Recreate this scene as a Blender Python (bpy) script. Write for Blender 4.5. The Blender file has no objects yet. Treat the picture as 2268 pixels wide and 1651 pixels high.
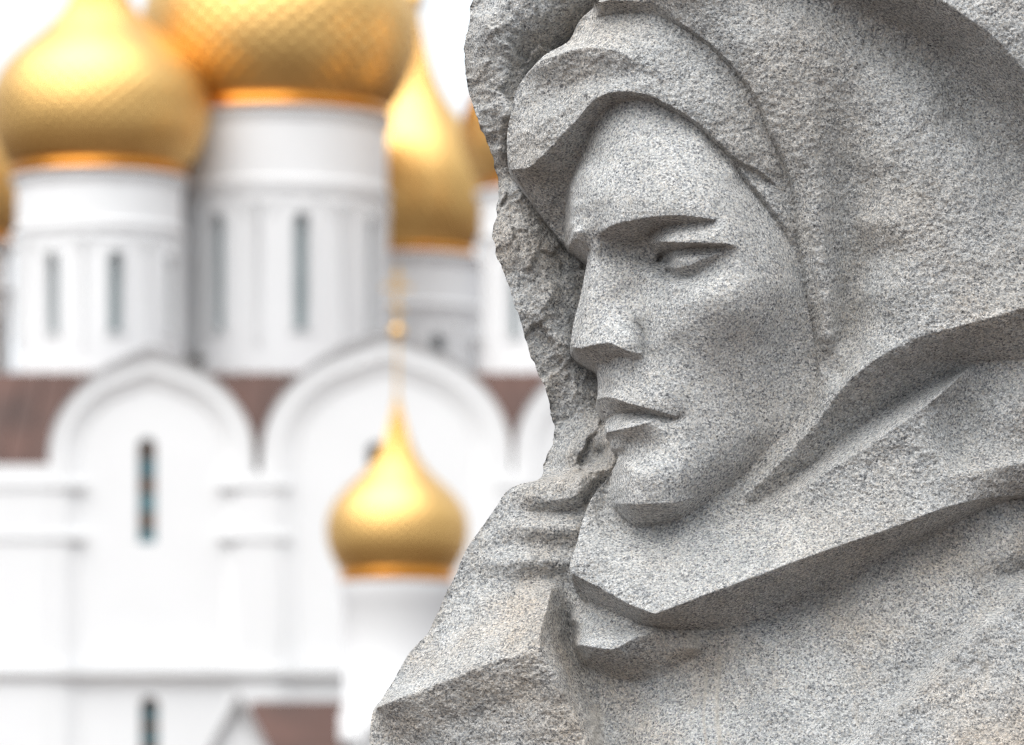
import bpy, bmesh, math, random
import numpy as np
from mathutils import Vector, Matrix
from mathutils.geometry import tessellate_polygon

R = math.radians
sc = bpy.context.scene
col = sc.collection

# ------------------------------------------------------------------ camera, sky, sun, exposure
CAM_H = 1.7
LENS = 200.0
FOCUS = 20.0                       # metres to the statue's face plane
K = 0.18 / 2268.0                  # frame width per metre of distance / working units across the frame
CX, HZ = 1134.0, 2000.0            # working units: optical axis column, horizon row

cam_d = bpy.data.cameras.new('camera')
cam = bpy.data.objects.new('camera', cam_d)
col.objects.link(cam)
cam.location = (0, 0, CAM_H)
cam.rotation_euler = (R(90), 0, 0)
cam_d.lens = LENS
cam_d.sensor_width = 36.0
cam_d.shift_y = (HZ - 825.5) / 2268.0
cam_d.clip_start = 0.5
cam_d.clip_end = 6000
cam_d.dof.use_dof = True
cam_d.dof.focus_distance = FOCUS - 0.16
cam_d.dof.aperture_fstop = 2.65
sc.camera = cam

SUN_EL, SUN_AZ = R(64), R(-36)     # azimuth measured from behind the camera, negative = to the left
to_sun = Vector((math.sin(SUN_AZ) * math.cos(SUN_EL), -math.cos(SUN_AZ) * math.cos(SUN_EL), math.sin(SUN_EL)))
world = bpy.data.worlds.new('World')
sc.world = world
world.use_nodes = True
wn = world.node_tree
bg = wn.nodes['Background']
sky = wn.nodes.new('ShaderNodeTexSky')
sky.sky_type = 'NISHITA'
sky.sun_disc = False
sky.sun_elevation = SUN_EL
sky.sun_rotation = math.atan2(to_sun.x, to_sun.y)
sky.dust_density = 4.0
sky.air_density = 1.0
cloud = wn.nodes.new('ShaderNodeMix')          # an even white cloud cover over that sky
cloud.data_type = 'RGBA'
cloud.inputs[0].default_value = 0.82
wn.links.new(sky.outputs[0], cloud.inputs[6])
cloud.inputs[7].default_value = (7.8, 8.25, 8.7, 1)
wn.links.new(cloud.outputs[2], bg.inputs[0])
bg.inputs[1].default_value = 0.052

sun_d = bpy.data.lights.new('sun', 'SUN')
sun_d.energy = 1.5
sun_d.angle = R(78)
sun_d.color = (1.0, 0.985, 0.955)
sun = bpy.data.objects.new('sun', sun_d)
col.objects.link(sun)
sun.location = (-20, -30, 60)
sun.rotation_euler = (-to_sun).to_track_quat('-Z', 'Y').to_euler()

sc.view_settings.view_transform = 'Standard'
sc.view_settings.look = 'None'
sc.view_settings.gamma = 1.0
sc.view_settings.exposure = 1.66
sc.view_settings.use_curve_mapping = False
sc.cycles.max_bounces = 6
sc.cycles.diffuse_bounces = 2
sc.cycles.use_denoising = True
sc.cycles.denoising_prefilter = 'NONE'
sc.cycles.pixel_filter_type = 'BLACKMAN_HARRIS'
sc.cycles.filter_width = 1.25


# ------------------------------------------------------------------ helpers
def tag(o, label=None, cat=None, group=None, kind=None):
    if label: o['label'] = label
    if cat: o['category'] = cat
    if group: o['group'] = group
    if kind: o['kind'] = kind
    return o

def empty(name, loc):
    o = bpy.data.objects.new(name, None)
    col.objects.link(o)
    o.location = loc
    o.empty_display_size = 0.3
    return o

def link(name, me, mat, parent=None):
    o = bpy.data.objects.new(name, me)
    col.objects.link(o)
    if mat is not None:
        me.materials.append(mat)
    if parent is not None:
        o.parent = parent
        loc = Vector((0, 0, 0))
        p = parent
        while p is not None:
            loc += p.location
            p = p.parent
        me.transform(Matrix.Translation(-loc))
    return o

def mesh_of(name, verts, faces, smooth=False):
    me = bpy.data.meshes.new(name)
    me.from_pydata([tuple(v) for v in verts], [], faces)
    me.validate()
    if smooth:
        me.polygons.foreach_set('use_smooth', np.ones(len(me.polygons), bool))
    return me

def smooth_by_angle(me, deg=40):
    me.polygons.foreach_set('use_smooth', np.ones(len(me.polygons), bool))
    try:
        me.set_sharp_from_angle(angle=R(deg))
    except Exception:
        pass

def new_mat(name):
    m = bpy.data.materials.new(name)
    m.use_nodes = True
    nt = m.node_tree
    return m, nt, nt.nodes['Principled BSDF']

def ramp(nt, stops, interp='LINEAR'):
    n = nt.nodes.new('ShaderNodeValToRGB')
    cr = n.color_ramp
    cr.interpolation = interp
    while len(cr.elements) > 1:
        cr.elements.remove(cr.elements[-1])
    cr.elements[0].position = stops[0][0]
    cr.elements[0].color = (*stops[0][1], 1)
    for p, c in stops[1:]:
        e = cr.elements.new(p)
        e.color = (*c, 1)
    return n

def noise(nt, vec, scale, detail=4, rough=0.55, dist=0.0):
    n = nt.nodes.new('ShaderNodeTexNoise')
    n.inputs['Scale'].default_value = scale
    n.inputs['Detail'].default_value = detail
    n.inputs['Roughness'].default_value = rough
    n.inputs['Distortion'].default_value = dist
    nt.links.new(vec, n.inputs['Vector'])
    return n

def mixc(nt, fac, a, b, mode='MIX'):
    n = nt.nodes.new('ShaderNodeMix')
    n.data_type = 'RGBA'
    n.blend_type = mode
    for inp, v in ((n.inputs[0], fac), (n.inputs[6], a), (n.inputs[7], b)):
        if isinstance(v, (int, float)):
            inp.default_value = v
        elif isinstance(v, tuple):
            inp.default_value = (*v, 1)
        else:
            nt.links.new(v, inp)
    return n.outputs[2]

def maprange(nt, v, a, b, c=0.0, d=1.0):
    n = nt.nodes.new('ShaderNodeMapRange')
    n.inputs[1].default_value = a
    n.inputs[2].default_value = b
    n.inputs[3].default_value = c
    n.inputs[4].default_value = d
    nt.links.new(v, n.inputs[0])
    return n.outputs[0]


# ------------------------------------------------------------------ materials
def granite(name, rough_amt, tan_amt, streaks=False, runs=0.0, lift=1.0):
    m, nt, b = new_mat(name)
    tc = nt.nodes.new('ShaderNodeTexCoord')
    v = tc.outputs['Object']
    # mineral grains: pale feldspar, grey quartz, blue-grey, black mica, a little tan
    v1 = nt.nodes.new('ShaderNodeTexVoronoi')
    v1.inputs['Scale'].default_value = 160
    nt.links.new(v, v1.inputs['Vector'])
    sep = nt.nodes.new('ShaderNodeSeparateColor')
    nt.links.new(v1.outputs['Color'], sep.inputs[0])
    grain = ramp(nt, [(0.0, (0.02, 0.021, 0.026)), (0.12, (0.045, 0.05, 0.06)), (0.20, (0.20, 0.215, 0.24)),
                      (0.38, (0.40, 0.415, 0.43)), (0.52, (0.58, 0.59, 0.59)), (0.70, (0.66, 0.60, 0.52)),
                      (0.82, (0.80, 0.78, 0.74)), (1.0, (0.90, 0.90, 0.89))], 'LINEAR')
    nt.links.new(sep.outputs[0], grain.inputs[0])
    n2 = noise(nt, v, 125, 5, 0.7)
    speck = ramp(nt, [(0.37, (0.03, 0.033, 0.04)), (0.43, (0.33, 0.345, 0.365)), (0.53, (0.58, 0.585, 0.58)), (0.63, (0.92, 0.91, 0.89))])
    nt.links.new(n2.outputs[0], speck.inputs[0])
    c = mixc(nt, 0.5, grain.outputs[0], speck.outputs[0])
    nc = noise(nt, v, 11.0, 4, 0.65)
    c = mixc(nt, maprange(nt, nc.outputs[0], 0.36, 0.64, 0.0, 0.20), c, (0.585, 0.595, 0.585))
    # broad colour drift of the block
    n3 = noise(nt, v, 2.2, 4, 0.6)
    f3 = maprange(nt, n3.outputs[0], 0.42, 0.66, 0.0, tan_amt)
    c = mixc(nt, f3, c, (0.98, 0.88, 0.78), 'MULTIPLY')
    n4 = noise(nt, v, 5.0, 5, 0.65)
    f4 = maprange(nt, n4.outputs[0], 0.32, 0.7, 0.84, 1.10)
    cmb = nt.nodes.new('ShaderNodeCombineColor')
    for i in range(3):
        nt.links.new(f4, cmb.inputs[i])
    c = mixc(nt, 1.0, c, cmb.outputs[0], 'MULTIPLY')
    if lift != 1.0:
        c = mixc(nt, 1.0, c, (lift, lift, lift), 'MULTIPLY')
    if runs > 0:                       # rain runs down the stone
        rx = nt.nodes.new('ShaderNodeMapping')
        rx.inputs['Scale'].default_value = (16.0, 16.0, 0.9)
        nt.links.new(v, rx.inputs['Vector'])
        nr = noise(nt, rx.outputs[0], 1.0, 5, 0.65)
        c = mixc(nt, maprange(nt, nr.outputs[0], 0.56, 0.74, 0.0, runs), c, (0.30, 0.30, 0.285))
        c = mixc(nt, maprange(nt, nr.outputs[0], 0.40, 0.28, 0.0, runs), c, (0.72, 0.71, 0.68))
    if streaks:
        sx = nt.nodes.new('ShaderNodeMapping')
        sx.inputs['Scale'].default_value = (9.0, 9.0, 0.5)
        nt.links.new(v, sx.inputs['Vector'])
        n5 = noise(nt, sx.outputs[0], 1.0, 4, 0.6)
        f5 = maprange(nt, n5.outputs[0], 0.66, 0.76, 0.0, 0.45)
        c = mixc(nt, f5, c, (0.66, 0.60, 0.52))
        sp = nt.nodes.new('ShaderNodeSeparateXYZ')
        nt.links.new(v, sp.inputs[0])
        wob = noise(nt, v, 3.5, 3)
        for x0, zlo, zhi, wd in ((-0.095, 2.0, 2.60, 0.014), (-0.145, 2.0, 2.56, 0.008), (-0.52, 2.0, 2.42, 0.035)):
            ax = nt.nodes.new('ShaderNodeMath'); ax.operation = 'MULTIPLY_ADD'
            nt.links.new(wob.outputs[0], ax.inputs[0]); ax.inputs[1].default_value = 0.09
            nt.links.new(sp.outputs[0], ax.inputs[2])
            df = nt.nodes.new('ShaderNodeMath'); df.operation = 'SUBTRACT'
            nt.links.new(ax.outputs[0], df.inputs[0]); df.inputs[1].default_value = x0 + 0.045
            ab = nt.nodes.new('ShaderNodeMath'); ab.operation = 'ABSOLUTE'
            nt.links.new(df.outputs[0], ab.inputs[0])
            f6 = maprange(nt, ab.outputs[0], wd, wd * .3, 0.0, 0.5)
            f7 = maprange(nt, sp.outputs[2], zhi, zhi - .06)
            mu = nt.nodes.new('ShaderNodeMath'); mu.operation = 'MULTIPLY'
            nt.links.new(f6, mu.inputs[0]); nt.links.new(f7, mu.inputs[1])
            c = mixc(nt, mu.outputs[0], c, (0.62, 0.57, 0.50))
    nt.links.new(c, b.inputs['Base Color'])
    b.inputs['Roughness'].default_value = 0.86
    b.inputs['Specular IOR Level'].default_value = 0.25
    nb = noise(nt, v, 105, 5, 0.75)
    nb2 = noise(nt, v, 24, 4, 0.6)
    add = nt.nodes.new('ShaderNodeMath')
    add.operation = 'MULTIPLY_ADD'
    nt.links.new(nb2.outputs[0], add.inputs[0])
    add.inputs[1].default_value = 0.9
    nt.links.new(nb.outputs[0], add.inputs[2])
    bump = nt.nodes.new('ShaderNodeBump')
    bump.inputs['Strength'].default_value = 1.0
    bump.inputs['Distance'].default_value = rough_amt
    nt.links.new(add.outputs[0], bump.inputs['Height'])
    nt.links.new(bump.outputs[0], b.inputs['Normal'])
    return m

MAT_FACE = granite('granite_dressed', 0.012, 0.3, runs=0.12, lift=1.03)
MAT_CLOTH = granite('granite_tooled', 0.019, 0.45, runs=0.22, lift=1.12)
MAT_ROCK = granite('granite_hewn', 0.019, 0.9, streaks=True, runs=0.22, lift=1.08)

def plaster(name, base, var=0.04):
    m, nt, b = new_mat(name)
    tc = nt.nodes.new('ShaderNodeTexCoord')
    n = noise(nt, tc.outputs['Object'], 0.35, 6, 0.65)
    lo = tuple(x * (1 - var) for x in base)
    r = ramp(nt, [(0.3, lo), (0.7, base)])
    nt.links.new(n.outputs[0], r.inputs[0])
    nt.links.new(r.outputs[0], b.inputs['Base Color'])
    b.inputs['Roughness'].default_value = 0.9
    nb = noise(nt, tc.outputs['Object'], 14, 4)
    bp = nt.nodes.new('ShaderNodeBump')
    bp.inputs['Strength'].default_value = 0.25
    bp.inputs['Distance'].default_value = 0.02
    nt.links.new(nb.outputs[0], bp.inputs['Height'])
    nt.links.new(bp.outputs[0], b.inputs['Normal'])
    return m

MAT_WHITE = plaster('white_limewash', (0.76, 0.76, 0.762))
MAT_TRIM = plaster('white_trim', (0.72, 0.72, 0.722))

def metal(name, base, rough, metallic=1.0, var=0.12, scale=3.0):
    m, nt, b = new_mat(name)
    tc = nt.nodes.new('ShaderNodeTexCoord')
    n = noise(nt, tc.outputs['Object'], scale, 4)
    r = ramp(nt, [(0.3, tuple(x * (1 - var) for x in base)), (0.7, base)])
    nt.links.new(n.outputs[0], r.inputs[0])
    nt.links.new(r.outputs[0], b.inputs['Base Color'])
    b.inputs['Metallic'].default_value = metallic
    b.inputs['Roughness'].default_value = rough
    return m

MAT_GOLD = metal('gilded_copper', (0.74, 0.46, 0.165), 0.36, 1.0, 0.06, 1.2)
MAT_BAND = metal('gilded_band', (0.66, 0.27, 0.045), 0.3, 1.0, 0.1, 1.5)
MAT_ROOF = metal('brown_roof_sheet', (0.085, 0.036, 0.025), 0.7, 0.0, 0.55, 0.45)
MAT_LEAD = metal('grey_flashing', (0.38, 0.37, 0.37), 0.6, 0.3, 0.2, 0.8)
MAT_DARK = metal('dark_iron', (0.06, 0.055, 0.05), 0.6, 0.5, 0.2, 2.0)
MAT_BAR = metal('brown_window_bar', (0.16, 0.10, 0.07), 0.6, 0.0, 0.2, 2.0)

def glass_mat(name, lo, hi):
    m, nt, b = new_mat(name)
    tc = nt.nodes.new('ShaderNodeTexCoord')
    n = noise(nt, tc.outputs['Object'], 0.8, 3)
    r = ramp(nt, [(0.35, lo), (0.65, hi)])
    nt.links.new(n.outputs[0], r.inputs[0])
    nt.links.new(r.outputs[0], b.inputs['Base Color'])
    b.inputs['Roughness'].default_value = 0.12
    return m
MAT_GLASS = glass_mat('window_glass', (0.05, 0.14, 0.17), (0.10, 0.22, 0.25))
MAT_SKY_GLASS = glass_mat('painted_sky_glass', (0.20, 0.25, 0.26), (0.28, 0.33, 0.34))  # drum panes: the sky's reflection is put into this lighter base colour

def paving():
    m, nt, b = new_mat('brown_paving')
    tc = nt.nodes.new('ShaderNodeTexCoord')
    br = nt.nodes.new('ShaderNodeTexBrick')
    br.inputs['Scale'].default_value = 1.6
    br.inputs['Color1'].default_value = (0.082, 0.045, 0.028, 1)
    br.inputs['Color2'].default_value = (0.062, 0.035, 0.023, 1)
    br.inputs['Mortar'].default_value = (0.03, 0.025, 0.02, 1)
    nt.links.new(tc.outputs['Object'], br.inputs['Vector'])
    n = noise(nt, tc.outputs['Object'], 0.15, 5)
    c = mixc(nt, maprange(nt, n.outputs[0], 0.35, 0.65, 0, 0.5), br.outputs[0], (0.055, 0.042, 0.024))
    nt.links.new(c, b.inputs['Base Color'])
    b.inputs['Roughness'].default_value = 0.9
    return m
MAT_GROUND = paving()

# ------------------------------------------------------------------ ground
s = 3000
g = link('ground', mesh_of('ground', [(-s, -s, 0), (s, -s, 0), (s, s, 0), (-s, s, 0)], [(0, 1, 2, 3)]), MAT_GROUND)
tag(g, kind='structure')


# ------------------------------------------------------------------ the cathedral far behind
LC = 200.0                         # metres to the front wall
M = K * LC                         # metres per working unit on that wall
def fx(x): return (x - CX) * M
def fz(y): return CAM_H + (HZ - y) * M

def arch_pts(cx, z0, w, zs, r, n=10):
    """closed outline of an arched opening: sill z0, springing zs, half width r"""
    pts = [(cx - r, z0), (cx + r, z0)]
    for i in range(n + 1):
        a = math.pi * i / n
        pts.append((cx + r * math.cos(a), zs + r * math.sin(a)))
    return pts

def wall_with_holes(name, outline, holes, front, depth, mat, parent, fmap, reveal=0.45, back=True):
    """outline and holes are (s, z) loops; fmap(s, z, d) gives the world point d metres behind the face"""
    loops = [[Vector((p[0], p[1], 0)) for p in outline]] + [[Vector((p[0], p[1], 0)) for p in h] for h in holes]
    flat = [p for l in loops for p in l]
    tris = tessellate_polygon(loops)
    verts = [fmap(p.x, p.y, 0) for p in flat]
    faces = [tuple(t) for t in tris]
    n0 = len(flat)
    start = 0
    for li, l in enumerate(loops):
        d = depth if li == 0 else reveal
        base = len(verts)
        verts += [fmap(p.x, p.y, d) for p in l]
        n = len(l)
        for i in range(n):
            j = (i + 1) % n
            faces.append((start + i, start + j, base + j, base + i))
        start += n
    me = mesh_of(name, verts, faces)
    bm = bmesh.new(); bm.from_mesh(me)
    bmesh.ops.recalc_face_normals(bm, faces=bm.faces)
    bm.to_mesh(me); bm.free()
    return link(name, me, mat, parent)

def lathe(name, prof, cx, cy, mat, parent, n=64, smooth=True, deg=35):
    verts, faces = [], []
    for r, z in prof:
        for k in range(n):
            a = 2 * math.pi * k / n
            verts.append((cx + r * math.cos(a), cy + r * math.sin(a), z))
    for i in range(len(prof) - 1):
        for k in range(n):
            k2 = (k + 1) % n
            faces.append((i * n + k, i * n + k2, (i + 1) * n + k2, (i + 1) * n + k))
    me = mesh_of(name, verts, faces)
    if smooth:
        smooth_by_angle(me, deg)
    return link(name, me, mat, parent)

def box(name, x0, x1, y0, y1, z0, z1, mat, parent):
    v = [(x, y, z) for z in (z0, z1) for y in (y0, y1) for x in (x0, x1)]
    f = [(0, 2, 3, 1), (4, 5, 7, 6), (0, 1, 5, 4), (2, 6, 7, 3), (0, 4, 6, 2), (1, 3, 7, 5)]
    return link(name, mesh_of(name, v, f), mat, parent)

ONION = [(0.0, .79), (.12, .865), (.28, .94), (.46, .99), (.60, 1.0), (.76, .985), (.92, .93), (1.06, .84), (1.18, .73),
         (1.30, .60), (1.42, .47), (1.54, .365), (1.68, .275), (1.84, .20), (2.02, .14), (2.22, .09), (2.42, .06)]
OZ = np.array([p[0] for p in ONION]); OR_ = np.array([p[1] for p in ONION])
def onion_r(z):
    # smooth interpolation of the profile
    i = np.clip(np.searchsorted(OZ, z) - 1, 0, len(OZ) - 2)
    m = np.gradient(OR_, OZ)
    h = OZ[i + 1] - OZ[i]
    t = (z - OZ[i]) / h
    return ((2*t**3 - 3*t**2 + 1) * OR_[i] + (t**3 - 2*t**2 + t) * h * m[i]
            + (-2*t**3 + 3*t**2) * OR_[i+1] + (t**3 - t**2) * h * m[i+1])

def onion_dome(cx, cy, z0, rad, parent, cols=44, name='onion_dome', tall=1.0):
    zs = np.linspace(0, 2.42, 40)
    body = lathe(name, [(rad * 0.985 * float(onion_r(z)), z0 + rad * tall * z) for z in zs], cx, cy, MAT_GOLD, parent, 48)
    # diamond shaped gilded scales laid over the dome, each with a slightly raised middle
    rows = []
    z = 0.02
    while z < 2.25:
        rows.append(z)
        z += 0.062 * max(0.35, float(onion_r(z)))
    verts, faces = [], []
    for i, z in enumerate(rows):
        r = rad * float(onion_r(z))
        for k in range(cols):
            a = 2 * math.pi * (k + 0.5 * (i % 2)) / cols
            verts.append((cx + r * math.cos(a), cy + r * math.sin(a), z0 + rad * tall * z))
    for i in range(1, len(rows) - 1):
        for k in range(cols):
            l, r_ = i * cols + k, i * cols + (k + 1) % cols
            o = k if i % 2 else None
            kk = (k + 1) % cols if i % 2 else k
            b, t = (i - 1) * cols + kk, (i + 1) * cols + kk
            a = 2 * math.pi * (k + 0.5 * (i % 2) + 0.5) / cols
            rr = rad * (float(onion_r(rows[i])) + 0.013)
            c = len(verts)
            verts.append((cx + rr * math.cos(a), cy + rr * math.sin(a), z0 + rad * tall * (rows[i] - 0.006)))
            faces += [(l, b, c), (b, r_, c), (r_, t, c), (t, l, c)]
    sc_ = link('gilded_scales', mesh_of('gilded_scales', verts, faces), MAT_GOLD, body)
    tag(sc_, kind='stuff')
    return body

def cross(cx, cy, z0, h, parent):
    """ball, stem and three-barred cross"""
    prof = [(0.0, z0 - .05)] + [(h * .10 * math.sin(math.pi * i / 12), z0 + h * .10 * (1 - math.cos(math.pi * i / 12))) for i in range(1, 12)] + [(0.0, z0 + h * .2)]
    ball = lathe('dome_orb', prof, cx, cy, MAT_GOLD, parent, 20)
    t = h * .022
    v, f = [], []
    def bar(x0, x1, za, zb, tilt=0):
        b = len(v)
        for x, dz in ((x0, tilt), (x1, -tilt)):
            for y in (-t, t):
                for z in (za, zb):
                    v.append((cx + x, cy + y, z + dz))
        for q in ((0, 1, 3, 2), (4, 6, 7, 5), (0, 2, 6, 4), (1, 5, 7, 3), (0, 4, 5, 1), (2, 3, 7, 6)):
            f.append(tuple(b + i for i in q))
    bar(-t, t, z0 + h * .19, z0 + h)
    bar(-h * .2, h * .2, z0 + h * .68, z0 + h * .68 + 2 * t)
    bar(-h * .1, h * .1, z0 + h * .82, z0 + h * .82 + 2 * t)
    bar(-h * .1, h * .1, z0 + h * .42, z0 + h * .42 + 2 * t, h * .03)
    link('cross', mesh_of('cross', v, f), MAT_GOLD, parent)

def drum_and_dome(parent, px, L, rd, dome_r, y_base, y_corn, y_band, win, y_bot, off, wwin=17, nwin=8, crossh=4.0, tall=1.0):
    """px, rd ... in working units of the picture plane at distance L"""
    m = K * L
    cx, cy = (px - CX) * m, L
    z = lambda y: CAM_H + (HZ - y) * m
    r = rd * m
    z0, z1 = z(y_bot), z(y_base)
    # wall of the drum with its slit windows
    two = 2 * math.pi
    n = 96
    top = [(two * r * (1 - i / n), z1) for i in range(n + 1)]
    bot = [(two * r * i / n, z0) for i in range(n + 1)]
    holes = []
    zw0, zw1 = z(win[1]), z(win[0])
    hw = wwin * m
    cs = []
    for k in range(nwin):
        a = (off + 360.0 / nwin * k) % 360
        # s = arc length from the back of the drum
        s_ = r * R((a + 180) % 360)
        cs.append(s_)
        holes.append(arch_pts(s_, zw0, 0, zw1 - hw, hw, 8))
    # extra columns of points keep the wall round: split it into segments between holes
    def fmap(s_, zz, d):
        a = s_ / r - math.pi          # 0 = facing the camera
        rr = r - d
        return (cx + rr * math.sin(a), cy - rr * math.cos(a), zz)
    verts, faces = [], []
    order = sorted(range(nwin), key=lambda i: cs[i])
    # strips between the windows, then the pieces around each window
    seg = two * r / nwin
    wm = hw * 1.25
    for i in order:
        s0, s1 = cs[i] - seg / 2, cs[i] + seg / 2
        for a0, a1, nn in ((s0, cs[i] - wm, 5), (cs[i] + wm, s1, 5)):
            for q in range(nn):
                u0, u1 = a0 + (a1 - a0) * q / nn, a0 + (a1 - a0) * (q + 1) / nn
                b = len(verts)
                verts += [fmap(u0, z0, 0), fmap(u1, z0, 0), fmap(u1, z1, 0), fmap(u0, z1, 0)]
                faces.append((b, b + 1, b + 2, b + 3))
        outl = [Vector((cs[i] - wm, z0, 0)), Vector((cs[i] + wm, z0, 0)), Vector((cs[i] + wm, z1, 0)), Vector((cs[i] - wm, z1, 0))]
        hole = [Vector((p[0], p[1], 0)) for p in holes[i]]
        tr = tessellate_polygon([outl, hole])
        b = len(verts)
        verts += [fmap(p.x, p.y, 0) for p in outl + hole]
        faces += [tuple(b + q for q in t) for t in tr]
        b2 = len(verts)
        verts += [fmap(p.x, p.y, 0.42) for p in hole]
        nh = len(hole)
        for q in range(nh):
            q2 = (q + 1) % nh
            faces.append((b + 4 + q, b + 4 + q2, b2 + q2, b2 + q))
    me = mesh_of('drum', verts, faces)
    bm = bmesh.new(); bm.from_mesh(me)
    bmesh.ops.remove_doubles(bm, verts=bm.verts, dist=0.002)
    bmesh.ops.recalc_face_normals(bm, faces=bm.faces)
    bm.to_mesh(me); bm.free()
    smooth_by_angle(me, 30)
    drum = link('drum', me, MAT_WHITE, parent)
    for i in range(nwin):
        a = cs[i] / r - math.pi
        if math.cos(a) < -0.2:
            continue
        hole = holes[i]
        link('window', mesh_of('window', [fmap(p[0], p[1], 0.36) for p in hole], [tuple(range(len(hole)))]), MAT_SKY_GLASS, drum)
        # thin roll moulding round the opening
        v, f = [], []
        nh = len(hole)
        mid = (cs[i], (zw0 + zw1) / 2)
        for p in hole:
            ox = 1.0 + 0.30
            px_ = mid[0] + (p[0] - mid[0]) * (1.0 + 0.45)
            pz_ = p[1] + (hw * .45 if p[1] > zw1 - hw - .01 else (-hw * .3 if p[1] <= zw0 + .01 else 0))
            v += [fmap(p[0], p[1], 0.0), fmap(p[0], p[1], -0.09), fmap(px_, pz_, -0.09), fmap(px_, pz_, 0.0)]
        for q in range(nh):
            q2 = (q + 1) % nh
            for e in range(3):
                f.append((4 * q + e, 4 * q2 + e, 4 * q2 + e + 1, 4 * q + e + 1))
        link('window_surround', mesh_of('window_surround', v, f), MAT_TRIM, drum)
    # slim half columns between the windows carry an arcade
    for i in range(nwin):
        a = cs[i] / r - math.pi + math.pi / nwin
        if math.cos(a) < -0.1:
            continue
        pr = [(0.10 * r / 3.5, zw0 - .5), (0.10 * r / 3.5, zw1 + .1), (0.15 * r / 3.5, zw1 + .2), (0.15 * r / 3.5, zw1 + .4), (0.02, zw1 + .45)]
        lathe('half_column', pr, cx + r * math.sin(a), cy - r * math.cos(a), MAT_TRIM, drum, 12)
    # arcaded frieze: small arches hanging under the lower band
    zb = z(y_band)
    v, f = [], []
    na = nwin * 3
    for q in range(na):
        s0, s1 = two * r * q / na, two * r * (q + 1) / na
        ww = (s1 - s0)
        pts = [(s0, zb)] + [(s0 + ww * .5 - ww * .40 * math.cos(math.pi * e / 8), zb - ww * .62 + ww * .40 * math.sin(math.pi * e / 8)) for e in range(9)] + [(s1, zb)]
        pts = [(s0, zb), (s0, zb - ww * .72), (s0 + ww * .1, zb - ww * .72)] + pts[1:-1] + [(s1 - ww * .1, zb - ww * .72), (s1, zb - ww * .72), (s1, zb)]
        tr = tessellate_polygon([[Vector((p[0], p[1], 0)) for p in pts]])
        b = len(v)
        v += [fmap(p[0], p[1], -.06) for p in pts]
        f += [tuple(b + e for e in t) for t in tr]
        b2 = len(v)
        v += [fmap(p[0], p[1], 0.01) for p in pts]
        for e in range(len(pts)):
            e2 = (e + 1) % len(pts)
            f.append((b + e, b + e2, b2 + e2, b2 + e))
    link('arcade_frieze', mesh_of('arcade_frieze', v, f), MAT_TRIM, drum)
    hb = 0.34 * r / 3.7
    lathe('string_course', [(r, zb - .02), (r + .10, zb + hb * .4), (r + .14, zb + hb * .9), (r + .14, zb + hb * 1.2), (r, zb + hb * 1.6)], cx, cy, MAT_TRIM, drum)
    # stepped cornice under the dome
    zc = z(y_corn)
    hh = z1 - zc
    lathe('cornice', [(r, zc), (r + .06, zc + hh * .12), (r + .06, zc + hh * .3), (r + .12, zc + hh * .42), (r + .12, zc + hh * .6),
                      (r + .20, zc + hh * .75), (r + .20, z1 + .02), (r - .3, z1 + .12)], cx, cy, MAT_TRIM, drum)
    # gilded base ring and dome
    R_ = dome_r * m
    bh = 24 * m * (rd / 183.0) ** .5
    dome = onion_dome(cx, cy, z1 + bh, R_, parent, tall=tall)
    rb = R_ * .79
    lathe('dome_band', [(rb * .97, z1 + .05), (rb * 1.015, z1 + .08), (rb * 1.03, z1 + bh * .5), (rb * 1.015, z1 + bh * .95), (rb * .97, z1 + bh + .03)], cx, cy, MAT_BAND, dome)
    cross(cx, cy, z1 + bh + R_ * tall * 2.38, crossh, dome)
    return drum

def arch_outline(cx, hw, y_spring, y_apex, keel, n=28):
    """upper outline of a keel arch, left to right, in working units"""
    pts = []
    rise = y_spring - y_apex - keel
    for i in range(n + 1):
        a = math.pi * (1 - i / n)
        x = cx + hw * math.cos(a)
        y = y_spring - rise * math.sin(a) - keel * max(0.0, 1 - abs(x - cx) / (hw * .34)) ** 1.5
        pts.append((x, y))
    return pts

def ring(name, inner, outer, y0, y1, mat, parent, mfx, mfz, slope=0.0):
    """solid band between two outlines with the same point count; front at y0 (inner edge at y0 + slope), back at y1"""
    v, f = [], []
    n = len(inner)
    for (xi, yi), (xo, yo) in zip(inner, outer):
        v += [(mfx(xo), y0, mfz(yo)), (mfx(xi), y0 + slope, mfz(yi)), (mfx(xi), y1, mfz(yi)), (mfx(xo), y1, mfz(yo))]
    for q in range(n - 1):
        for e in range(4):
            f.append((4 * q + e, 4 * (q + 1) + e, 4 * (q + 1) + (e + 1) % 4, 4 * q + (e + 1) % 4))
    f += [(0, 1, 2, 3), tuple(4 * (n - 1) + e for e in (3, 2, 1, 0))]
    me = mesh_of(name, v, f)
    bm = bmesh.new(); bm.from_mesh(me)
    bmesh.ops.recalc_face_normals(bm, faces=bm.faces)
    bm.to_mesh(me); bm.free()
    return link(name, me, mat, parent)

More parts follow.
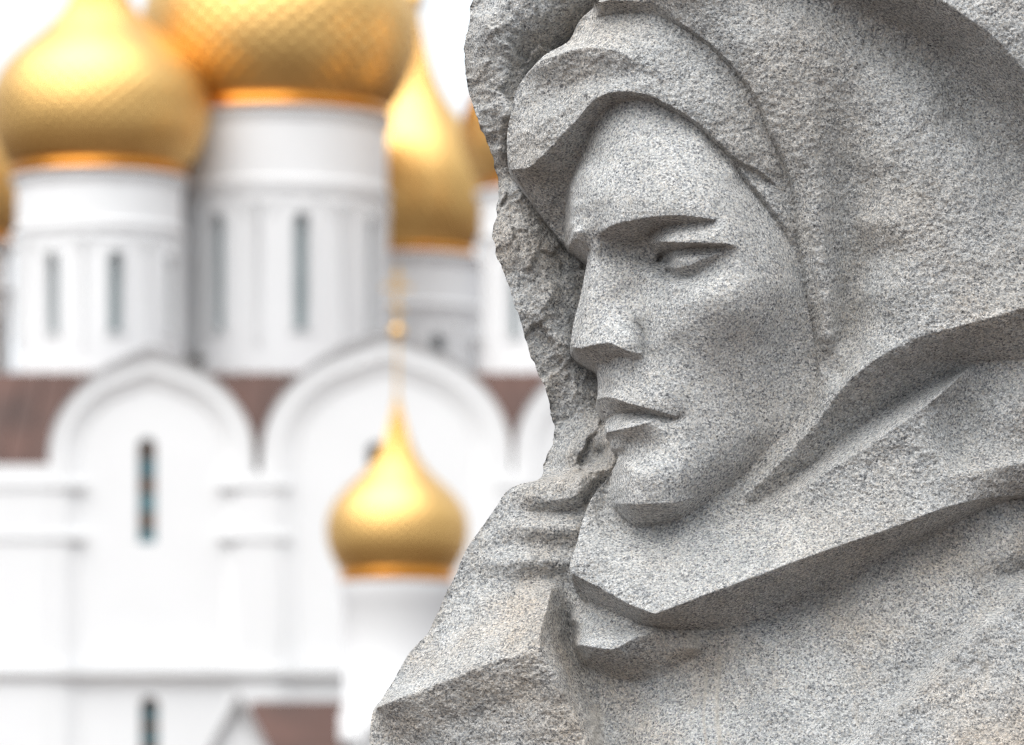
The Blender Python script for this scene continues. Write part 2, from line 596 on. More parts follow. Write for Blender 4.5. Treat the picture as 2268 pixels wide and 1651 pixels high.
def gable_bay(parent, cx, hw, y_spring, y_apex, keel, y_foot, L, windows, bars=True, depth=2.2, straight=False):
    """one bay of the wall ending in a keel arched gable: tympanum wall, mouldings, lead edge, window openings"""
    m = K * L
    mfx = lambda x: (x - CX) * m
    mfz = lambda y: CAM_H + (HZ - y) * m
    A = lambda k, kk=1.0: arch_outline(cx, hw * k, y_spring, y_spring - (y_spring - y_apex) * k, keel * kk)
    outer, mid, inner = A(1.0), A(.845), A(.69, .9)
    if straight:                       # plain pointed gable
        T = lambda k: [(cx + hw * k * (2 * i / 28 - 1), y_spring - (y_spring - y_apex) * k * (1 - abs(2 * i / 28 - 1))) for i in range(29)]
        outer, mid, inner = T(1.0), T(.97), T(.94)
    def ext(pts, yb):      # carry the arch down as straight legs
        return [(pts[0][0], yb)] + pts + [(pts[-1][0], yb)]
    y_leg = y_foot
    outline = [(p[0], p[1]) for p in ext(inner, y_leg)]
    holes = []
    for (wx, wy0, wy1, whw) in windows:
        holes.append(arch_pts(wx, wy0, 0, wy1 + whw, whw, 10))
        holes[-1] = [(p[0], (p[1] if i < 2 else wy1 + whw - (p[1] - (wy1 + whw)))) for i, p in enumerate(holes[-1])]
    wall = wall_with_holes('bay_wall', outline, holes, 0, 0.8, MAT_WHITE, parent, lambda a, b, d: (mfx(a), L + .26 + d, mfz(b)), .55)
    ring('archivolt', ext(mid, y_leg), ext(outer, y_leg), L, L + 1.6, MAT_WHITE, parent, mfx, mfz)
    ring('arch_moulding', ext(inner, y_leg), ext(mid, y_leg), L + .06, L + 1.5, MAT_WHITE, parent, mfx, mfz, .19)
    lead = [(x, y - 1.5 - 22 * max(0, 1 - abs(x - cx) / (hw * .75))) for x, y in outer]
    ring('gable_roof', [(x, y + .0) for x, y in outer], lead, L - .12, L + depth, MAT_LEAD, parent, mfx, mfz)
    for (wx, wy0, wy1, whw), h in zip(windows, holes):
        w = link('window', mesh_of('window', [(mfx(p[0]), L + .74, mfz(p[1])) for p in h], [tuple(range(len(h)))]), MAT_GLASS, wall)
        if bars:
            nb = 6
            for q in range(nb):
                if q % 2 == 1:
                    ya, yb = wy0 + (wy1 - wy0) * (q - .08) / nb, wy0 + (wy1 - wy0) * (q + .75) / nb
                    box('shutter', mfx(wx - whw * .93), mfx(wx + whw * .93), L + .66, L + .70, mfz(ya), mfz(yb), MAT_BAR, wall)
    return wall

cath = empty('cathedral', (fx(500), LC + 12, 0))
tag(cath, 'white cathedral with gold onion domes on tall drums and arched gables, blurred behind the statue', 'church')

# drums and domes; far ones first
drum_and_dome(cath, -128, 221, 150, 190, 545, 570, 660, (708, 865), 900, 15)
drum_and_dome(cath, 918, 223, 142, 166, 575, 598, 702, (752, 860), 905, 22, tall=1.35)
drum_and_dome(cath, 618, 214, 240, 305, 270, 294, 456, (496, 754), 925, 14, 17, tall=.93)
drum_and_dome(cath, 221, 209.5, 184, 242, 400, 422, 534, (574, 754), 905, 15, 16, tall=.92)
drum_and_dome(cath, 1214, 209.5, 150, 192, 430, 455, 545, (585, 760), 900, 15, 16)

# gabled front
gable_bay(cath, 335, 227, 1005, 790, 12, 1720, LC, [(324, 1202, 968, 20), (330, 1690, 1542, 21)])
gable_bay(cath, 855, 277, 1005, 752, 16, 1720, LC, [(832, 1202, 978, 20)])
gable_bay(cath, 1415, 277, 1005, 752, 16, 1720, LC, [(1415, 1202, 978, 20)])
# piers between the bays, their bands, string course, plinth storey
def pier(x0, x1, ytop):
    p = box('pilaster', fx(x0), fx(x1), LC - .03, LC + 1.4, fz(1720), fz(ytop), MAT_WHITE, cath)
    for y, h in ((1075, 7), (1190, 6)):
        box('pilaster_band', fx(x0 - 5), fx(x1 + 5), LC - .10, LC - .032, fz(y + h), fz(y - h), MAT_TRIM, p)
pier(-70, 108, 1030)
pier(540, 602, 1045)
pier(1105, 1165, 1045)
pier(1660, 1740, 1030)
box('side_wall', fx(1740) - .8, fx(1740), LC + 1.42, LC + 28, 0, fz(1032), MAT_WHITE, cath)
for x0, x1 in ((108, 186), (484, 540), (602, 640)):
    for y, h in ((1075, 6), (1190, 5)):
        box('capital_band', fx(x0), fx(x1), LC - .09, LC + .6, fz(y + h), fz(y - h), MAT_TRIM, cath)
v0 = [(fx(-70), LC - .26, fz(1484)), (fx(1740), LC - .26, fz(1484)), (fx(1740), LC - .26, fz(1494)), (fx(-70), LC - .26, fz(1494)),
      (fx(-70), LC - .05, fz(1483)), (fx(1740), LC - .05, fz(1483)), (fx(1740), LC - .05, fz(1510)), (fx(-70), LC - .05, fz(1510))]
link('string_course', mesh_of('string_course', v0, [(0, 1, 2, 3), (4, 5, 1, 0), (3, 2, 6, 7), (0, 3, 7, 4), (1, 5, 6, 2)]), MAT_TRIM, cath)
box('lower_wall', fx(-70), fx(1740), LC + .02, LC + 1.0, 0, fz(1722), MAT_WHITE, cath)
box('side_wall', fx(-70), fx(-70) + .8, LC + 1.42, LC + 28, 0, fz(1032), MAT_WHITE, cath)
# hipped sheet roof rising behind the gables to the drums
rv = [(fx(-80), LC + 1.7, fz(1028)), (fx(1752), LC + 1.7, fz(1028)), (fx(1700), LC + 5, fz(797)), (fx(-60), LC + 5, fz(797)),
      (fx(-60), LC + 26, fz(760)), (fx(1700), LC + 26, fz(760)), (fx(-80), LC + 28, fz(1028)), (fx(1752), LC + 28, fz(1028))]
roof = link('roof', mesh_of('roof', rv, [(0, 1, 2, 3), (3, 2, 5, 4), (0, 3, 4, 6), (1, 7, 5, 2), (4, 5, 7, 6)]), MAT_ROOF, cath)
for q in range(33):                       # standing seams
    x = -10 + q * 52
    t = .04
    a, b = Vector((fx(x), LC + 1.7, fz(1028))), Vector((fx(x * .97 + 30), LC + 5, fz(797)))
    vv = [a + Vector((-t, 0, 0)), a + Vector((t, 0, 0)), b + Vector((t, 0, 0)), b + Vector((-t, 0, 0)),
          a + Vector((-t, -.03, .09)), a + Vector((t, -.03, .09)), b + Vector((t, -.03, .09)), b + Vector((-t, -.03, .09))]
    link('seam', mesh_of('seam', vv, [(4, 5, 6, 7), (0, 4, 7, 3), (1, 2, 6, 5), (0, 1, 5, 4)]), MAT_ROOF, roof)
# small roof vent by the left gable
vent = box('roof_vent', fx(412), fx(440), LC + 2.6, LC + 3.1, fz(830), fz(778), MAT_DARK, cath)
vc = [(fx(406), LC + 2.5, fz(778)), (fx(446), LC + 2.5, fz(778)), (fx(446), LC + 3.2, fz(778)), (fx(406), LC + 3.2, fz(778)), (fx(426), LC + 2.85, fz(764))]
link('vent_cap', mesh_of('vent_cap', vc, [(0, 1, 4), (1, 2, 4), (2, 3, 4), (3, 0, 4), (3, 2, 1, 0)]), MAT_DARK, vent)

# low porch in front with its own small cupola
LP = 184.0
mp = K * LP
px_ = lambda x: (x - CX) * mp
pz_ = lambda y: CAM_H + (HZ - y) * mp
porch = empty('porch', (px_(760), LP + 4, 0))
tag(porch, 'low white porch with brown roof and small gold onion cupola before the cathedral wall', 'porch')
gable_bay(porch, 528, 112, 1742, 1556, 0, 1860, LP, [], depth=1.6, straight=True)
gable_bay(porch, 905, 128, 1690, 1572, 14, 1860, LP, [], depth=1.6)
box('porch_wall', px_(428), px_(1180), LP + .3, LP + 1.1, 0, pz_(1690), MAT_WHITE, porch)
box('porch_side_wall', px_(428), px_(428) + .5, LP + 1.12, LP + 12, 0, pz_(1690), MAT_WHITE, porch)
rv = [(px_(428), LP + .5, pz_(1700)), (px_(1180), LP + .5, pz_(1700)), (px_(1000), LP + 5.5, pz_(1540)), (px_(545), LP + 5.5, pz_(1540)),
      (px_(1000), LP + 9, pz_(1540)), (px_(545), LP + 9, pz_(1540)), (px_(428), LP + 12, pz_(1700))]
link('porch_roof', mesh_of('porch_roof', rv, [(0, 1, 2, 3), (3, 2, 4, 5), (0, 3, 5, 6)]), MAT_ROOF, porch)
ccx, ccy, cr = px_(880), LP + 2.6, 121 * mp
mm = K * ccy
cxx = (880 - CX) * mm
zz = lambda y: CAM_H + (HZ - y) * mm
dr = lathe('drum', [(cr * 1.08, pz_(1640)), (cr * 1.08, zz(1585)), (cr, zz(1570)), (cr, zz(1340)), (cr + .06, zz(1334)), (cr + .06, zz(1322)), (cr + .16, zz(1308)),
             (cr + .16, zz(1292)), (cr * .7, zz(1288))], cxx, ccy, MAT_WHITE, porch, 64)
RD = 156 * mm
dm = onion_dome(cxx, ccy, zz(1268), RD, porch, 40, 'onion_cupola')
rb = RD * .79
lathe('dome_band', [(rb * .96, zz(1292)), (rb * 1.02, zz(1289)), (rb * 1.035, zz(1278)), (rb * 1.01, zz(1267)), (rb * .97, zz(1265))], cxx, ccy, MAT_BAND, dm)
lathe('spire', [(.10, zz(925)), (.06, zz(860)), (.05, zz(760)), (.05, zz(745))], cxx, ccy, MAT_GOLD, dm, 16)
cross(cxx, ccy, zz(752), 2.4, dm)


# ------------------------------------------------------------------ the granite statue
# Carved as two relief surfaces in the statue's own front plane (working units of 1.587 mm),
# t = height towards the viewer; each is then closed with real sides and a back.
S = K * FOCUS
DD = FOCUS / S

ZS = 1.22                          # overall depth of the carving
def P(x, y, t):
    t = t * ZS
    q = (DD - t) / DD
    return (CX + (x - CX) * q, HZ + (y - HZ) * q, t)

def dense(pts, closed=False, step=1.2, curve=True):
    p = np.array(pts, float)
    n = len(p)
    out = []
    for i in range(n - 1):
        p0 = p[max(i - 1, 0)]; p1 = p[i]; p2 = p[i + 1]; p3 = p[min(i + 2, n - 1)]
        L_ = np.hypot(*(p2 - p1)[:2])
        m = max(2, int(L_ / step))
        t = np.linspace(0, 1, m, endpoint=False)[:, None]
        if curve and n > 2:
            # centripetal-like tangents limited to keep corners tame
            d1 = np.hypot(*(p1 - p0)[:2]) + 1e-6; d3 = np.hypot(*(p3 - p2)[:2]) + 1e-6
            m1 = ((p2 - p1) / L_ * d1 + (p1 - p0) / d1 * L_) / (d1 + L_) * L_ if i > 0 else (p2 - p1)
            m2 = ((p3 - p2) / d3 * L_ + (p2 - p1) / L_ * d3) / (d3 + L_) * L_ if i < n - 2 else (p2 - p1)
            h = (2*t**3 - 3*t**2 + 1) * p1 + (t**3 - 2*t**2 + t) * m1 + (-2*t**3 + 3*t**2) * p2 + (t**3 - t**2) * m2
        else:
            h = p1 + (p2 - p1) * t
        out.append(h)
    out.append(p[-1:])
    return np.concatenate(out)

class Relief:
    def __init__(self, x0, x1, y0, y1, step):
        self.b = (x0, x1, y0, y1); self.step = step
        self.samples = []      # (x, y, t, w)
        self.creases = []
    def line(self, pts, w=40.0, crease=False, curve=True):
        d = dense(pts, curve=curve)
        d[:, 2] *= ZS
        q = (DD - d[:, 2]) / DD
        x = CX + (d[:, 0] - CX) * q; y = HZ + (d[:, 1] - HZ) * q
        self.samples.append(np.stack([x, y, d[:, 2], np.full(len(x), w)], 1))
        if crease:
            self.creases.append(np.stack([x, y], 1))
    def row(self, y, **kw):
        pass
    def pts(self, lst, w=6.0):
        for p in lst:
            x, y, t = P(*p)
            self.samples.append(np.array([[x, y, t, w]]))
    def solve(self, iters=(500, 350, 220, 130), wm=0.004, cw=0.015):
        x0, x1, y0, y1 = self.b
        S_ = np.concatenate(self.samples); Cc = np.concatenate(self.creases)
        h = None
        for lev, it in zip((8, 4, 2, 1), iters):
            st = self.step * lev
            nx = int(round((x1 - x0) / st)) + 1; ny = int(round((y1 - y0) / st)) + 1
            ix = np.clip(np.round((S_[:, 0] - x0) / st).astype(int), 0, nx - 1)
            iy = np.clip(np.round((S_[:, 1] - y0) / st).astype(int), 0, ny - 1)
            idx = iy * nx + ix
            cnt = np.bincount(idx, minlength=nx * ny)
            c = np.bincount(idx, S_[:, 3], minlength=nx * ny) / np.maximum(cnt, 1)
            ct = np.bincount(idx, S_[:, 3] * S_[:, 2], minlength=nx * ny) / np.maximum(cnt, 1)
            c = c.reshape(ny, nx); ct = ct.reshape(ny, nx)
            W = np.ones((ny, nx))
            jx = np.clip(np.round((Cc[:, 0] - x0) / st).astype(int), 0, nx - 1)
            jy = np.clip(np.round((Cc[:, 1] - y0) / st).astype(int), 0, ny - 1)
            W[jy, jx] = cw
            Wx = W[:, 1:-1]; Wy = W[1:-1, :]
            Wc = 2 * np.minimum(np.minimum(W[1:, 1:], W[:-1, 1:]), np.minimum(W[1:, :-1], W[:-1, :-1]))
            if h is None:
                h = np.full((ny, nx), S_[:, 2].mean())
            else:
                h = resample(h, ny, nx)
            def A(u):
                o = c * u
                d = Wx * (u[:, :-2] - 2 * u[:, 1:-1] + u[:, 2:])
                o[:, :-2] += d; o[:, 1:-1] -= 2 * d; o[:, 2:] += d
                d = Wy * (u[:-2] - 2 * u[1:-1] + u[2:])
                o[:-2] += d; o[1:-1] -= 2 * d; o[2:] += d
                d = Wc * (u[1:, 1:] - u[1:, :-1] - u[:-1, 1:] + u[:-1, :-1])
                o[1:, 1:] += d; o[1:, :-1] -= d; o[:-1, 1:] -= d; o[:-1, :-1] += d
                d = wm * (u[:, 1:] - u[:, :-1]); o[:, 1:] += d; o[:, :-1] -= d
                d = wm * (u[1:] - u[:-1]); o[1:] += d; o[:-1] -= d
                return o
            Minv = 1.0 / (c + 14.0 * W + 1.0)
            r = ct - A(h); z = Minv * r; p = z.copy(); rz = float((r * z).sum())
            for _ in range(it):
                Ap = A(p)
                al = rz / float((p * Ap).sum() + 1e-20)
                h += al * p; r -= al * Ap
                z = Minv * r; rz2 = float((r * z).sum())
                p = z + (rz2 / (rz + 1e-20)) * p; rz = rz2
        self.h = h; self.nx = nx; self.ny = ny
        return h

def resample(h, ny, nx):
    oy, ox = h.shape
    yy = np.linspace(0, oy - 1, ny); xx = np.linspace(0, ox - 1, nx)
    return bil(h, xx[None, :].repeat(ny, 0), yy[:, None].repeat(nx, 1))

def bil(h, gx, gy):
    ny, nx = h.shape
    gx = np.clip(gx, 0, nx - 1.001); gy = np.clip(gy, 0, ny - 1.001)
    i = gx.astype(int); j = gy.astype(int)
    a = gx - i; b = gy - j
    return (h[j, i] * (1 - a) + h[j, i + 1] * a) * (1 - b) + (h[j + 1, i] * (1 - a) + h[j + 1, i + 1] * a) * b

_tabs = {}
def vnoise(x, y, s, seed):
    if seed not in _tabs:
        _tabs[seed] = np.random.RandomState(seed).rand(512, 512) * 2 - 1
    T = _tabs[seed]
    gx = x / s + 1000.37; gy = y / s + 1000.61
    i = np.floor(gx).astype(int); j = np.floor(gy).astype(int)
    a = gx - i; b = gy - j
    a = a * a * a * (a * (a * 6 - 15) + 10); b = b * b * b * (b * (b * 6 - 15) + 10)
    i0 = i % 512; i1 = (i + 1) % 512; j0 = j % 512; j1 = (j + 1) % 512
    return (T[j0, i0] * (1 - a) + T[j0, i1] * a) * (1 - b) + (T[j1, i0] * (1 - a) + T[j1, i1] * a) * b

def fbm(x, y, s, seed, oct=4, gain=.5):
    o = 0; a = 1
    for k in range(oct):
        o = o + a * vnoise(x * (.8 + .1 * k) + y * .31 * (-1) ** k, y * (.9) - x * .27 * (-1) ** k, s / 2 ** k, seed + k)
        a *= gain
    return o

def sdf(poly, x, y):
    """signed distance to a closed polygon, positive inside"""
    p = np.asarray(poly, float)[:, :2]
    x = x.astype(np.float32); y = y.astype(np.float32)
    d = np.full(x.shape, 1e9, np.float32); ins = np.zeros(x.shape, bool)
    n = len(p)
    for i in range(n):
        ax, ay = p[i]; bx, by = p[(i + 1) % n]
        ex, ey = bx - ax, by - ay
        l2 = ex * ex + ey * ey + 1e-9
        wx = x - np.float32(ax); wy = y - np.float32(ay)
        t = np.clip((wx * ex + wy * ey) / l2, 0, 1)
        qx = wx - t * ex; qy = wy - t * ey
        np.minimum(d, qx * qx + qy * qy, out=d)
        cond = (ay > y) != (by > y)
        if by != ay:
            ins ^= cond & (wx < (y - ay) * ex / ey)
    d = np.sqrt(d)
    return np.where(ins, d, -d).astype(float)

def sdf_grid(poly, b, nx, ny, f=3):
    x0, x1, y0, y1 = b
    mx, my = nx // f + 2, ny // f + 2
    gx, gy = np.meshgrid(np.linspace(x0, x1, mx), np.linspace(y0, y1, my))
    s_ = sdf(poly, gx, gy)
    xx = np.linspace(0, mx - 1, nx); yy = np.linspace(0, my - 1, ny)
    return bil(s_, xx[None, :].repeat(ny, 0), yy[:, None].repeat(nx, 1))

def relief_mesh(rel, h, outline, drop, hole=None, detail=None, skirt_noise=0.0, smooth_edge=0.0):
    """grid inside the outline (edge vertices slid onto it), then sides going back by `drop`.
    returns verts (u, v, t), quads, per-quad centre arrays, index of skirt quads"""
    x0, x1, y0, y1 = rel.b
    st = rel.step
    nx, ny = rel.nx, rel.ny
    gx, gy = np.meshgrid(x0 + st * np.arange(nx), y0 + st * np.arange(ny))
    sd = sdf_grid(outline, rel.b, nx, ny, 2)
    gyx = np.gradient(sd, st)
    gn = np.hypot(gyx[0], gyx[1]) + 1e-6
    ok = sd > -st * .95
    mv = (sd < 0) & ok
    px = np.where(mv, gx - sd * gyx[1] / gn, gx)
    py = np.where(mv, gy - sd * gyx[0] / gn, gy)
    t = bil(h, (px - x0) / st, (py - y0) / st)
    cell = ok[:-1, :-1] & ok[1:, :-1] & ok[:-1, 1:] & ok[1:, 1:]
    if hole is not None:
        cell &= ~hole[:-1, :-1]
    jj, ii = np.nonzero(cell)
    q = np.stack([jj * nx + ii, jj * nx + ii + 1, (jj + 1) * nx + ii + 1, (jj + 1) * nx + ii], 1)
    used = np.zeros(nx * ny, bool); used[q.ravel()] = True
    remap = -np.ones(nx * ny, int); remap[used] = np.arange(used.sum())
    V = np.stack([px.ravel()[used], py.ravel()[used], t.ravel()[used]], 1)
    q = remap[q]
    # boundary edges
    e = np.concatenate([q[:, [0, 1]], q[:, [1, 2]], q[:, [2, 3]], q[:, [3, 0]]])
    es = np.sort(e, 1)
    key = es[:, 0].astype(np.int64) * len(V) + es[:, 1]
    u, first, cnt = np.unique(key, return_index=True, return_counts=True)
    be = e[first[cnt == 1]]
    return V, q, be

def add_skirt(V, q, be, drops, inset=None, centre=None):
    """extrude the open border backwards through successive depths"""
    bv = np.unique(be)
    m = {int(b): i for i, b in enumerate(bv)}
    prev = bv
    base = V[bv].copy()
    allV = [V]; off = len(V); qs = [q]
    e0 = np.array([[m[int(a)], m[int(b)]] for a, b in be])
    for k, d in enumerate(drops):
        nv = base.copy()
        nv[:, 2] = np.minimum(base[:, 2] - 1, d) if not np.isscalar(d) else np.minimum(base[:, 2] - 1.0, d)
        if inset is not None and centre is not None:
            dx = centre[0] - nv[:, 0]; dy = centre[1] - nv[:, 1]
            l_ = np.hypot(dx, dy) + 1e-6
            nv[:, 0] += dx / l_ * inset[k]; nv[:, 1] += dy / l_ * inset[k]
        allV.append(nv)
        nw = off + np.arange(len(bv)); off += len(bv)
        qs.append(np.stack([prev[e0[:, 1]], prev[e0[:, 0]], nw[e0[:, 0]], nw[e0[:, 1]]], 1))
        prev = nw
    return np.concatenate(allV), np.concatenate(qs)

def to_world(V):
    return np.stack([(V[:, 0] - CX) * S, FOCUS - V[:, 2] * S, CAM_H + (HZ - V[:, 1]) * S], 1)

def np_mesh(name, W, q):
    me = bpy.data.meshes.new(name)
    n, f = len(W), len(q)
    me.vertices.add(n); me.vertices.foreach_set('co', W.astype(np.float32).ravel())
    me.loops.add(f * 4); me.loops.foreach_set('vertex_index', q[:, ::-1].astype(np.int32).ravel())
    me.polygons.add(f)
    me.polygons.foreach_set('loop_start', (np.arange(f) * 4).astype(np.int32))
    try:
        me.polygons.foreach_set('loop_total', np.full(f, 4, np.int32))
    except Exception:
        pass
    me.polygons.foreach_set('use_smooth', np.ones(f, bool))
    me.update(); me.validate()
    return me

STEP = 2.2
B = (790, 2412, -110, 1748)

# ---- front relief: face, headscarf, shawl, collar
F = Relief(*B, STEP)
# outline of the figure against the rock behind it
HOOD_L = [(1330, -112, 40), (1326, 4, 20), (1283, 47, 0), (1261, 89, -10), (1207, 122, -20), (1175, 154, -30), (1147, 193, -42), (1132, 250, -52),
          (1123, 304, -58), (1127, 358, -60), (1132, 376, -60)]
UNDER_L = [(1132, 376, -60), (1165, 426, -98), (1200, 476, -128), (1236, 526, -155), (1252, 546, -165)]
PROFILE = [(1258, 550, -110), (1270, 540, -10), (1283, 550, -15), (1303, 561, 5), (1301, 578, 10), (1285, 659, 15), (1267, 738, 25), (1266, 766, 25), (1282, 784, 15),
           (1324, 807, 15), (1327, 830, 5), (1325, 870, 8), (1322, 884, 22), (1333, 910, 15), (1345, 928, 10), (1340, 945, 18), (1343, 958, 25),
           (1352, 972, 10), (1356, 993, 0), (1369, 1004, 0), (1363, 1030, 5)]
COLLAR_L = [(1363, 1030, -20), (1340, 1066, -15), (1311, 1102, -5), (1295, 1139, 10), (1275, 1211, 40), (1261, 1252, 58)]
COLLAR_E = [(1261, 1256, 60), (1267, 1272, 66), (1332, 1304, 98), (1391, 1337, 124), (1440, 1356, 160), (1452, 1360, 165), (1480, 1349, 166), (1623, 1295, 168), (1739, 1252, 166),
            (1855, 1210, 160), (1971, 1171, 150), (2087, 1127, 130), (2203, 1101, 82), (2245, 1098, 60), (2412, 1070, 45)]
BAND_B = [(1267, 1276, 40), (1272, 1300, -10), (1300, 1345, -32), (1336, 1372, -22), (1416, 1408, 10), (1480, 1436, -20), (1577, 1440, 10), (1670, 1397, 25), (1778, 1351, 28), (1894, 1289, 24),
          (2010, 1235, 16), (2126, 1181, 4), (2242, 1112, -10), (2412, 1085, -10)]
F.line(HOOD_L, curve=True)
F.line(UNDER_L, curve=False)
F.line(PROFILE[1:6], curve=False)
F.line(PROFILE[5:9]); F.line(PROFILE[8:11], curve=False); F.line(PROFILE[10:13]); F.line(PROFILE[12:15]); F.line(PROFILE[14:17]); F.line(PROFILE[16:21])
F.line(COLLAR_L); F.line(COLLAR_E[:3], crease=True, curve=False); F.line(COLLAR_E[2:6], crease=True); F.line(COLLAR_E[5:], crease=True)
F.line(BAND_B[1:], curve=False)
# hood: crest, hollow, lower lip, underside
F.line([(1166, 168, -22), (1190, 142, 8), (1240, 121, 54), (1310, 105, 101), (1360, 112, 124), (1420, 140, 142), (1470, 172, 149)], w=25, crease=True)
F.line([(1158, 222, -30), (1200, 208, -4), (1250, 192, 28), (1310, 174, 74), (1360, 166, 104), (1415, 170, 134)], w=20)
F.line([(1160, 290, -12), (1200, 285, 26), (1258, 245, 62), (1310, 208, 96)], w=10)
RB = [(1132, 376, -58), (1172, 372, 2), (1200, 347, 26), (1258, 286, 66), (1315, 222, 104), (1343, 208, 118), (1397, 204, 134), (1433, 211, 143), (1487, 236, 152), (1540, 268, 156),
      (1594, 318, 150), (1630, 351, 140), (1683, 379, 122), (1712, 401, 108), (1730, 422, 96)]
F.line(RB[:3], crease=True, curve=False); F.line(RB[2:5], crease=True); F.line(RB[4:], crease=True)
FC = [(1250, 536, -150), (1250, 500, -132), (1251, 470, -112), (1254, 424, -74), (1265, 390, -40), (1288, 337, -5), (1308, 288, 20), (1343, 245, 50), (1379, 226, 78), (1415, 221, 98),
      (1487, 247, 118), (1540, 279, 126), (1594, 329, 124), (1630, 361, 119), (1683, 389, 106), (1715, 411, 97)]
F.line(FC[:6], curve=False, crease=True); F.line(FC[5:], crease=True)
F.line([(1190, 400, -55), (1225, 450, -98)], w=10)
# top surface of the scarf up to the shawl's edge
SE = [(1322, 39, 42), (1361, 31, 60), (1397, 29, 74), (1451, 34, 95), (1505, 59, 115), (1558, 95, 128), (1612, 145, 135), (1648, 188, 135), (1683, 245, 130), (1701, 295, 122),
      (1730, 353, 110), (1748, 406, 98), (1759, 460, 88), (1766, 530, 80), (1777, 603, 73), (1788, 673, 66), (1797, 715, 61), (1805, 771, 53), (1808, 828, 44)]
F.line(SE, crease=True)
SH = []
for i, (x, y, t) in enumerate(SE):
    f = i / (len(SE) - 1)
    if i < 4:
        SH.append((x - 4 + 5 * i, y - 34 + i * 4, t + 44 - i * 2))
    else:
        w_ = 10 - 4 * f
        SH.append((x + w_ * (.6 + .4 * f), y - w_ * (.8 - .8 * f), t + 34 - 24 * f))
F.line(SH, crease=True)
F.pts([(1420, 70, 112), (1480, 110, 138), (1540, 170, 152), (1480, 175, 148), (1590, 230, 154), (1640, 290, 146), (1680, 335, 134), (1710, 375, 116)])
# inner fold between face and scarf
F.line([(1632, 372, 108), (1648, 400, 105), (1683, 443, 99), (1719, 490, 90), (1755, 548, 78)], crease=True)
F.line([(1640, 366, 117), (1656, 395, 119), (1691, 437, 114), (1727, 484, 103), (1760, 535, 86)], w=30, crease=True)
F.pts([(1700, 420, 112), (1735, 470, 98)])
F.line([(1790, 230, 160), (1800, 350, 150), (1815, 500, 128), (1828, 650, 110), (1838, 750, 96)], w=8)
F.line([(1848, 350, 118), (1850, 500, 96), (1858, 650, 76), (1864, 750, 62)], w=8)
F.line([(1886, 200, 126), (1878, 350, 102), (1880, 500, 72), (1884, 650, 52), (1882, 750, 52)], w=8)
# face, row by row
for y, r in [(270, [(1345, 62), (1400, 108), (1460, 124), (1510, 127)]),
             (310, [(1322, 48), (1370, 103), (1440, 138), (1510, 146), (1560, 138)]),
             (380, [(1286, 22), (1304, 62), (1350, 116), (1420, 158), (1500, 174), (1570, 160), (1625, 130)]),
             (440, [(1268, 14), (1285, 58), (1330, 116), (1400, 168), (1490, 192), (1580, 182), (1650, 140)]),
             (600, [(1307, 55), (1345, 76), (1400, 80), (1440, 90)]),
             (560, [(1640, 180), (1690, 150), (1740, 100)]),
             (640, [(1303, 56), (1350, 82), (1405, 84), (1445, 106), (1500, 154), (1560, 186), (1630, 192), (1690, 164), (1745, 112)]),
             (700, [(1292, 56), (1340, 88), (1395, 100), (1450, 122), (1510, 161), (1570, 184), (1640, 176), (1700, 136), (1760, 86)]),
             (760, [(1450, 118), (1500, 140), (1560, 156), (1630, 142), (1700, 104), (1765, 66)]),
             (830, [(1347, 52), (1385, 82), (1440, 112), (1500, 131), (1570, 128), (1640, 110), (1710, 78), (1770, 51)]),
             (900, [(1535, 123), (1600, 112), (1670, 82), (1740, 51)]),
             (960, [(1480, 112), (1540, 118), (1600, 108), (1660, 80)]),
             (1030, [(1376, 58), (1410, 98), (1455, 120), (1510, 124), (1570, 104), (1630, 70)]),
             (1080, [(1372, 58), (1405, 102), (1450, 122), (1505, 114), (1560, 82)])]:
    F.pts([(x, y, t) for x, t in r], w=8)
F.line([(1266, 465, 12), (1264, 500, 12), (1265, 524, 12)], w=40)
F.line([(1272, 400, 8), (1267, 435, 10), (1266, 465, 12)], w=30)
F.line([(1284, 470, 60), (1284, 500, 62)], w=20)
F.line([(1266, 529, 14), (1274, 528, 44), (1284, 530, 58), (1296, 543, 50), (1306, 556, 40)], w=40, crease=True, curve=False)
F.line([(1318, 470, 98), (1317, 505, 90), (1316, 532, 76), (1314, 562, 60)], w=20)
# brow and eye
F.line([(1332, 514, 100), (1355, 500, 138), (1409, 487, 174), (1471, 479, 190), (1513, 478, 194), (1549, 482, 194), (1583, 487, 191)], crease=True)
F.line([(1336, 527, 80), (1358, 543, 64), (1400, 546, 58), (1431, 546, 56), (1449, 570, 58)], w=35)
F.line([(1436, 522, 70), (1462, 506, 116), (1499, 498, 144), (1555, 493, 168), (1591, 488, 186)], crease=True)
F.line([(1435, 528, 78), (1457, 534, 138), (1499, 537, 178), (1555, 539, 195), (1611, 541, 194), (1636, 546, 183)], crease=True)
F.line([(1456, 579, 50), (1465, 567, 50), (1482, 557, 86), (1513, 552, 124), (1569, 549, 156), (1611, 550, 170)], crease=True)
F.line([(1472, 588, 92), (1499, 593, 144), (1527, 588, 164), (1555, 574, 173), (1585, 562, 175)], crease=True)
F.line([(1477, 598, 78), (1504, 614, 112), (1541, 608, 140), (1572, 588, 157), (1611, 560, 174)], crease=True)
F.pts([(1500, 574, 146), (1535, 566, 162), (1500, 648, 150), (1555, 625, 168), (1600, 600, 178), (1460, 620, 108)])
